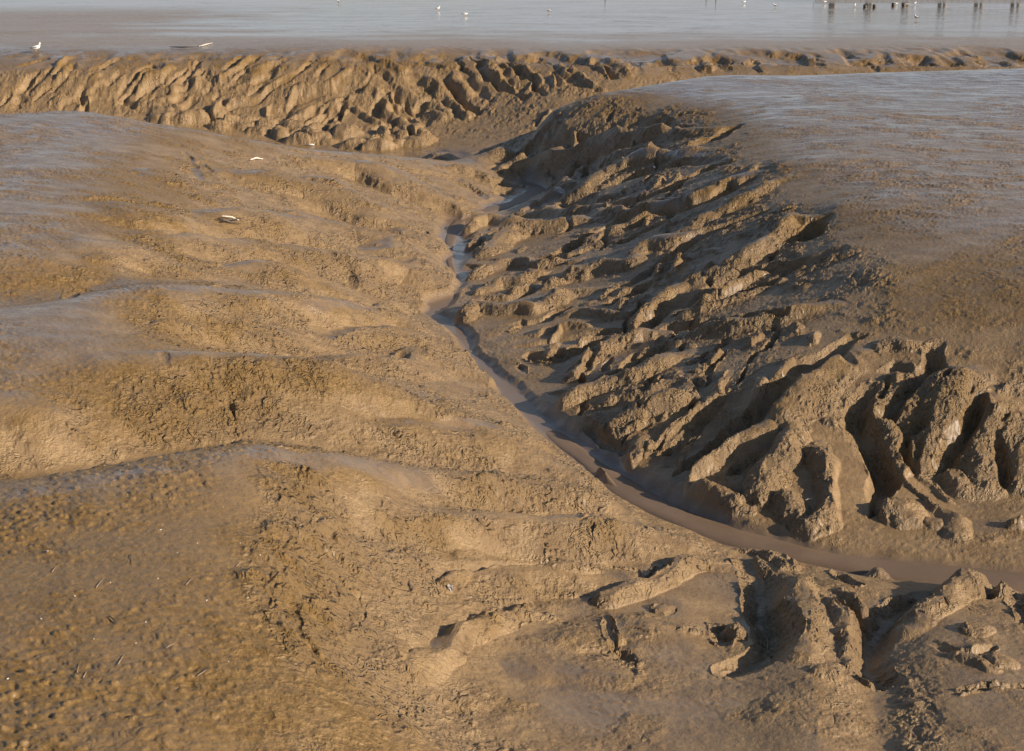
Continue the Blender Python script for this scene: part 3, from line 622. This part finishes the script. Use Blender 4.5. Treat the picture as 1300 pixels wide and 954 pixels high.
gx = sm[:, 0:1] + nor[:, 0:1] * offs[None] * wid[:, None]; gy = sm[:, 1:2] + nor[:, 1:2] * offs[None] * wid[:, None]; gz = np.repeat(sm[:, 2:3] + np.interp(sm[:, 1:2], [0, 20, 22.5, 28, 32, 80], [0, 0, -.09, -.09, .0, .0]), 9, 1) + .005 - .12 * np.abs(offs[None]) ** 5
wm = grid_mesh('stream_water', gx, gy, gz); wm.materials.append(M_water); wo = bpy.data.objects.new('stream_water', wm); col.objects.link(wo); wo['kind'] = 'structure'
# ------------------------------------------------------------------ things
import bmesh
from mathutils import Vector, Matrix
def obj(name, bm, mat, parent=None, smooth=True):
    me = bpy.data.meshes.new(name); bmesh.ops.recalc_face_normals(bm, faces=bm.faces); bm.to_mesh(me); bm.free(); me.materials.append(mat)
    if smooth: me.polygons.foreach_set('use_smooth', [True] * len(me.polygons))
    o = bpy.data.objects.new(name, me); col.objects.link(o); o.parent = parent; return o
def tag(o, label, cat, group=None):
    o['label'] = label; o['category'] = cat
    if group: o['group'] = group
def thing(name, label, cat, loc, rz=0, group=None):
    o = bpy.data.objects.new(name, None); col.objects.link(o); o.location = loc; o.rotation_euler = (0, 0, rz); tag(o, label, cat, group); return o
def tube(pts, rad, n=8, flat=1.0):
    """closed tapered tube through pts"""
    bm = bmesh.new(); rings = []; pts = [Vector(p) for p in pts]
    for i, p in enumerate(pts):
        t = (pts[min(i + 1, len(pts) - 1)] - pts[max(i - 1, 0)]).normalized(); a = t.orthogonal().normalized() if abs(t.z) > .95 else Vector((0, 0, 1)).cross(t).normalized(); b2 = t.cross(a)
        r = rad[i]; rings.append([bm.verts.new(p + a * r * math.cos(k / n * 6.2832) + b2 * r * flat * math.sin(k / n * 6.2832)) for k in range(n)])
    for r0, r1 in zip(rings, rings[1:]):
        for k in range(n): bm.faces.new((r0[k], r0[(k + 1) % n], r1[(k + 1) % n], r1[k]))
    bm.faces.new(rings[0][::-1]); bm.faces.new(rings[-1]); return bm
def make_gull(name='gull', pose='up'):
    """gull facing +x, 0.42 m tall"""
    t = thing(name, '', 'gull', (0, 0, 0))
    if pose == 'up': body = [(-.24, 0, .19), (-.17, 0, .20), (-.06, 0, .215), (.05, 0, .235), (.12, 0, .27), (.15, 0, .315), (.155, 0, .36), (.165, 0, .395), (.19, 0, .405), (.215, 0, .398)]
    else: body = [(-.24, 0, .21), (-.17, 0, .215), (-.06, 0, .215), (.05, 0, .215), (.12, 0, .22), (.17, 0, .225), (.20, 0, .235), (.225, 0, .245), (.25, 0, .24), (.27, 0, .228)]
    obj('body', tube(body, [.012, .04, .075, .085, .07, .045, .036, .040, .036, .014], 12), M_white, t)
    hx, hz = body[-1][0], body[-1][2]
    obj('bill', tube([(hx - .006, 0, hz - .003), (hx + .03, 0, hz - .008), (hx + .055, 0, hz - .018)], [.012, .009, .003], 8), M_bill, t)
    for s in (-1, 1):
        w = obj('wing', tube([(.10, s * .052, .25), (.02, s * .078, .25), (-.10, s * .07, .235), (-.22, s * .03, .215)], [.02, .062, .055, .012], 8, .35), M_grey, t)
        obj('wing_tip', tube([(-.18, s * .042, .228), (-.26, s * .02, .213), (-.31, s * .008, .205)], [.022, .018, .004], 6, .4), M_black, w)
        obj('leg', tube([(.0, s * .035, .17), (.005, s * .036, .08), (.0, s * .036, .0)], [.013, .006, .006], 6), M_bill, t)
        obj('foot', tube([(-.01, s * .036, .006), (.035, s * .04, .006), (.06, s * .045, .005)], [.007, .022, .012], 6, .2), M_bill, t)
        obj('eye', tube([(hx - .03, s * .026, hz + .008), (hx - .03, s * .036, hz + .008)], [.006, .003], 6), M_black, t)
    return t
def dup(root):
    r = root.copy(); col.objects.link(r)
    for ch in list(root.children):
        c_ = ch.copy(); col.objects.link(c_); c_.parent = r
        for g_ in ch.children: d = g_.copy(); col.objects.link(d); d.parent = c_
    return r
gull_up = make_gull('gull', 'up'); gull_low = make_gull('gull', 'low'); used = set()
gulls = [(46, 67, 0, .3, 1.3, 'large gull standing upright on the brown bank at the far left'),
         (430, 5, 0, 2.6, 1, 'white gull at the top edge left of centre, alone on wet mud'),
         (556, 14, 0, .6, 1, 'upright white gull on wet mud, just left of the stooping gull'),
         (590, 21, 1, .4, 1, 'stooping white gull with its dark back turned, on shining mud'),
         (697, 17, 1, 3.0, 1, 'small white gull alone above the middle of the far bank'),
         (944, 5, 1, .5, 1, 'white gull near the top edge, left of a lower one beside dark streaks'),
         (984, 10, 0, 2.9, 1, 'white gull just above the dark wet streaks on the far flat'),
         (1046, 5, 1, .2, 1, 'low white gull left of the jetty reflections at the top edge'),
         (1085, 10, 0, 1.2, 1, 'upright white gull just left of the two dark stumps'),
         (1137, 7, 1, .2, .9, 'white gull between the dark stumps under the jetty'),
         (1151, 8, 1, 3.1, .9, 'white gull just right of the rightmost dark stump'),
         (1161, 7, 0, .4, .9, 'rightmost white gull of the close row by the stumps'),
         (1163, 26, 0, 2.0, 1.1, 'upright white gull alone on open mud, nearest of the right-hand birds')]
for px, py, k, rz, sc, lb in gulls:
    src = (gull_up, gull_low)[k]; o = src if k not in used else dup(src); used.add(k)
    q = ground_hit(px, py); o.location = (q[0], q[1], ground(q[0], q[1]) - .01); o.rotation_euler = (0, 0, rz); o.scale = (sc,) * 3; tag(o, lb, 'gull', 'gulls on the mudflat')
def stick(name, pts, rad, mat, label, cat='driftwood', group=None, lift=0.0):
    """pts: photo pixels the stick runs over"""
    w = [ground_hit(*p) for p in pts]; o0 = Vector(w[0]); pp = [Vector((a, b2, ground(a, b2) + lift + rad[min(i, len(rad) - 1)] * .6)) - o0 for i, (a, b2, c2) in enumerate(w)]
    bm = tube(pp, rad, 7); o = obj(name, bm, mat); o.location = o0; tag(o, label, cat, group); return o
stick('driftwood_branch', [(216, 61), (232, 61.5), (246, 61), (256, 60)], [.02, .04, .03, .02], M_dark, 'dark waterlogged branch lying along the lip of the far bank', lift=.04)
stick('driftwood_branch', [(253, 60.5), (262, 58), (270, 56)], [.02, .03, .015], M_pale, 'pale bleached branch end beside the dark waterlogged branch', lift=.05)
stick('driftwood_branch', [(318, 205), (325, 203), (334, 204)], [.015, .028, .012], M_pale, 'short white stick on the left spur above the creek', lift=.04)
stick('white_scrap', [(390, 185), (394, 184.5), (399, 185)], [.03, .045, .03], M_plastic, 'tiny white scrap at the crest of the left spur', 'litter', lift=.03)
for i, (p, lb) in enumerate([([(276, 281), (290, 285), (306, 287)], 'longest dark twig of the small heap on the left bank'), ([(282, 279), (294, 280), (304, 284)], 'pale twig on top of the small twig heap on the left bank'), ([(283, 286), (296, 284), (310, 282)], 'dark twig crossing the heap on the left bank, low end right')]):
    stick('twig', p, [.018, .02, .008], [M_dark, M_pale, M_dark][i], lb, 'twig', 'twigs heaped on the left bank', .05 + .02 * i)
tw = [((165, 705), (167, 718)), ((122, 748), (131, 735)), ((236, 744), (246, 734)), ((136, 784), (144, 790)), ((139, 783), (150, 793)), ((150, 845), (158, 832)), ((98, 855), (101, 843)), ((210, 824), (222, 818)), ((106, 862), (112, 850)), ((66, 728), (72, 720)), ((300, 720), (309, 713)), ((250, 860), (262, 852))]
for a, b2 in tw:
    stick('straw_stalk', [a, ((a[0] + b2[0]) / 2, (a[1] + b2[1]) / 2 - .6), b2], [.003, .0035, .0015], M_dark if a[0] % 2 else M_wood, 'short thin plant stalk stuck in the pimpled mud of the lower left mound', 'stalk', 'plant stalks on the lower left mound', .006)
def scrap(name, px, py, s, mat, label, cat, group=None, tilt=.5):
    bm = bmesh.new(); bmesh.ops.create_icosphere(bm, subdivisions=2, radius=1)
    rs = random.Random(int(px * 7 + py))
    ph = [rs.uniform(0, 6) for _ in range(4)]
    for v in bm.verts: k = 1 + .22 * math.sin(3 * v.co.x + ph[0]) + .18 * math.sin(4 * v.co.y + ph[1]); v.co = Vector((v.co.x * k, v.co.y * k * .7, v.co.z * .3 + .25 * v.co.x * v.co.x))
    bmesh.ops.scale(bm, vec=(s, s, s), verts=bm.verts); o = obj(name, bm, mat); q = ground_hit(px, py)
    o.location = (q[0], q[1], ground(q[0], q[1]) + s * .15); o.rotation_euler = (rs.uniform(-tilt, tilt), rs.uniform(-tilt, tilt), rs.uniform(0, 6)); tag(o, label, cat, group); return o
# crumpled plastic scrap in the foreground
bm = bmesh.new(); gp = {}
for i in range(7):
    for j in range(6): gp[i, j] = bm.verts.new(((i - 3) * .011 + random.uniform(-.003, .003), random.uniform(-.01, .01) + .012 * math.sin(i * 1.3 + j), j * .014 + random.uniform(-.004, .004)))
for i in range(6):
    for j in range(5):
        if (i, j) != (4, 3): bm.faces.new((gp[i, j], gp[i + 1, j], gp[i + 1, j + 1], gp[i, j + 1]))
bmesh.ops.solidify(bm, geom=bm.faces[:], thickness=.003)
o = obj('plastic_scrap', bm, M_plastic, smooth=False); q = ground_hit(571, 750); o.location = (q[0], q[1], ground(q[0], q[1]) - .005); o.rotation_euler = (-.35, .2, .25)
tag(o, 'crumpled whitish plastic scrap standing at the head of the foreground ridge', 'litter')
scrap('pale_stone', 70, 91, .07, M_shell, 'white stone on the far bank below the large gull', 'stone')
scrap('pale_stone', 831, 213, .07, M_shell, 'single white stone in the shaded gully under the right mound', 'stone')
sl = stick('pale_sliver', [(1022, 637), (1027, 635.5), (1031, 635)], [.008, .012, .005], M_pale, 'pale wood sliver on the rough lobe beside the near reach', 'driftwood', None, .02)
sh = [(268, 548), (349, 617), (340, 632), (95, 757), (283, 644), (151, 683), (204, 673), (240, 806), (262, 763), (226, 763), (119, 812), (172, 817), (305, 690), (314, 760), (225, 702), (330, 704), (52, 786), (290, 840), (60, 700), (185, 790), (268, 815), (10, 862), (140, 740), (250, 690), (200, 735)]
for k, (a, b2) in enumerate(sh):
    scrap('shell_fragment', a, b2, random.uniform(.006, .012), M_shell, 'tiny pale shell fragment lying on the mud of the left-hand mounds', 'shell', 'shell fragments on the left-hand mounds')
# dark stumps beyond the flat
for px, py, lb in [(1098, 10, 'low dark stump, leftmost of the row at the top edge'), (1110, 10, 'dark stump second from left in the row at the top edge'), (1134, 8, 'dark stump just left of a gull at the top edge'), (1147, 8, 'rightmost dark stump in the row at the top edge')]:
    q = ground_hit(px, py); bm = tube([(0, 0, -.2), (.02, 0, .1), (-.02, .02, .24), (0, 0, .28)], [.17, .19, .16, .10], 9); o = obj('mooring_stump', bm, M_dark); o.location = (q[0], q[1], ground(q[0], q[1])); tag(o, lb, 'stump', 'dark stumps on the far flat')
# timber jetty beyond the top of the frame (its reflection reaches into the picture)
M_jetty = simple('weathered_timber', (.17, .155, .14), (.25, .23, .205), .8, 3)
jr = thing('timber_jetty', 'long weathered timber jetty on posts beyond the far mudflat', 'jetty', (66, 182, 0))
def box(bm, cx, cy, cz, sx, sy, sz):
    r = bmesh.ops.create_cube(bm, size=1); bmesh.ops.scale(bm, vec=(sx, sy, sz), verts=r['verts']); bmesh.ops.translate(bm, vec=(cx, cy, cz), verts=r['verts'])
bm = bmesh.new(); box(bm, 0, 0, 3.2, 52, 3, .3); obj('deck', bm, M_jetty, jr, False)
for k in range(11):
    for s in (-1, 1): obj('post', tube([(-24 + k * 4.8, s * 1.1, -1), (-24 + k * 4.8, s * 1.1, 3.04)], [.28, .24], 10), M_jetty, jr)
for s in (-1, 1):
    bm = bmesh.new(); box(bm, 0, s * 1.4, 4.3, 52, .1, .6)
    for k in range(27): box(bm, -25.9 + k * 2.0, s * 1.4, 3.8, .1, .1, .88)
    obj('railing', bm, M_jetty, jr, False)
# thin withies whose reflections streak the flat
for i, (x, y, h) in enumerate([(24, 172, 1.6), (25.2, 172, 1.9), (33, 174, 1.5), (11.5, 172, 1.8), (38, 175, 2.2)]):
    o = obj('marker_pole', tube([(0, 0, -.5), (.03, 0, h * .5), (.05 - .02 * i, .03, h)], [.055, .05, .035], 8), M_dark); o.location = (x, y, 0)
    tag(o, 'thin dark marker pole standing in the mud left of the jetty', 'pole', 'marker poles beyond the flat')
# ------------------------------------------------------------------ light, sky, camera
SUN_EL = math.radians(22.5); SUN_AZ = math.radians(112)      # azimuth clockwise from +Y (view direction): from the right and a little behind
w = bpy.data.worlds.new('World'); scn.world = w; w.use_nodes = True; nt = w.node_tree
sky = nt.nodes.new('ShaderNodeTexSky'); sky.sky_type = 'NISHITA'; sky.sun_disc = False; sky.sun_elevation = SUN_EL; sky.sun_rotation = SUN_AZ; sky.air_density = 1.0; sky.dust_density = 1.0; sky.ozone_density = 1.2
g = N(nt); wc = g.node('ShaderNodeTexCoord').outputs['Generated']; sx = g.node('ShaderNodeSeparateXYZ'); g.link(wc, sx.inputs[0])
wm_ = g.node('ShaderNodeMapping'); g.link(wc, wm_.inputs['Vector']); wm_.inputs['Scale'].default_value = (2, 2, 9)
cf = g.math('MULTIPLY', g.ramp(sx.outputs['Z'], .42, .02), g.ramp(g.noise(wm_.outputs['Vector'], 1.6, 5), .3, .6, .55, .9))
g.link(g.mix(cf, sky.outputs[0], (4.35, 4.5, 5.05)), nt.nodes['Background'].inputs[0]); nt.nodes['Background'].inputs[1].default_value = .062
sd = Vector((math.sin(SUN_AZ) * math.cos(SUN_EL), math.cos(SUN_AZ) * math.cos(SUN_EL), math.sin(SUN_EL)))
ld = bpy.data.lights.new('sun', 'SUN'); ld.energy = 5.0; ld.angle = math.radians(.5); ld.color = (1, .86, .70)
lo = bpy.data.objects.new('sun', ld); col.objects.link(lo); lo.rotation_euler = sd.to_track_quat('Z', 'Y').to_euler()
cd = bpy.data.cameras.new('camera'); cam = bpy.data.objects.new('camera', cd); col.objects.link(cam); scn.camera = cam
cam.location = (0, 0, CZ); cam.rotation_euler = (math.pi / 2 - TH, 0, 0); cd.sensor_fit = 'HORIZONTAL'; cd.sensor_width = 36; cd.lens = 36 * F / 1300; cd.clip_end = 9000; cd.clip_start = .1
scn.view_settings.view_transform = 'Standard'; scn.view_settings.look = 'None'; scn.view_settings.exposure = .64; scn.view_settings.gamma = 1
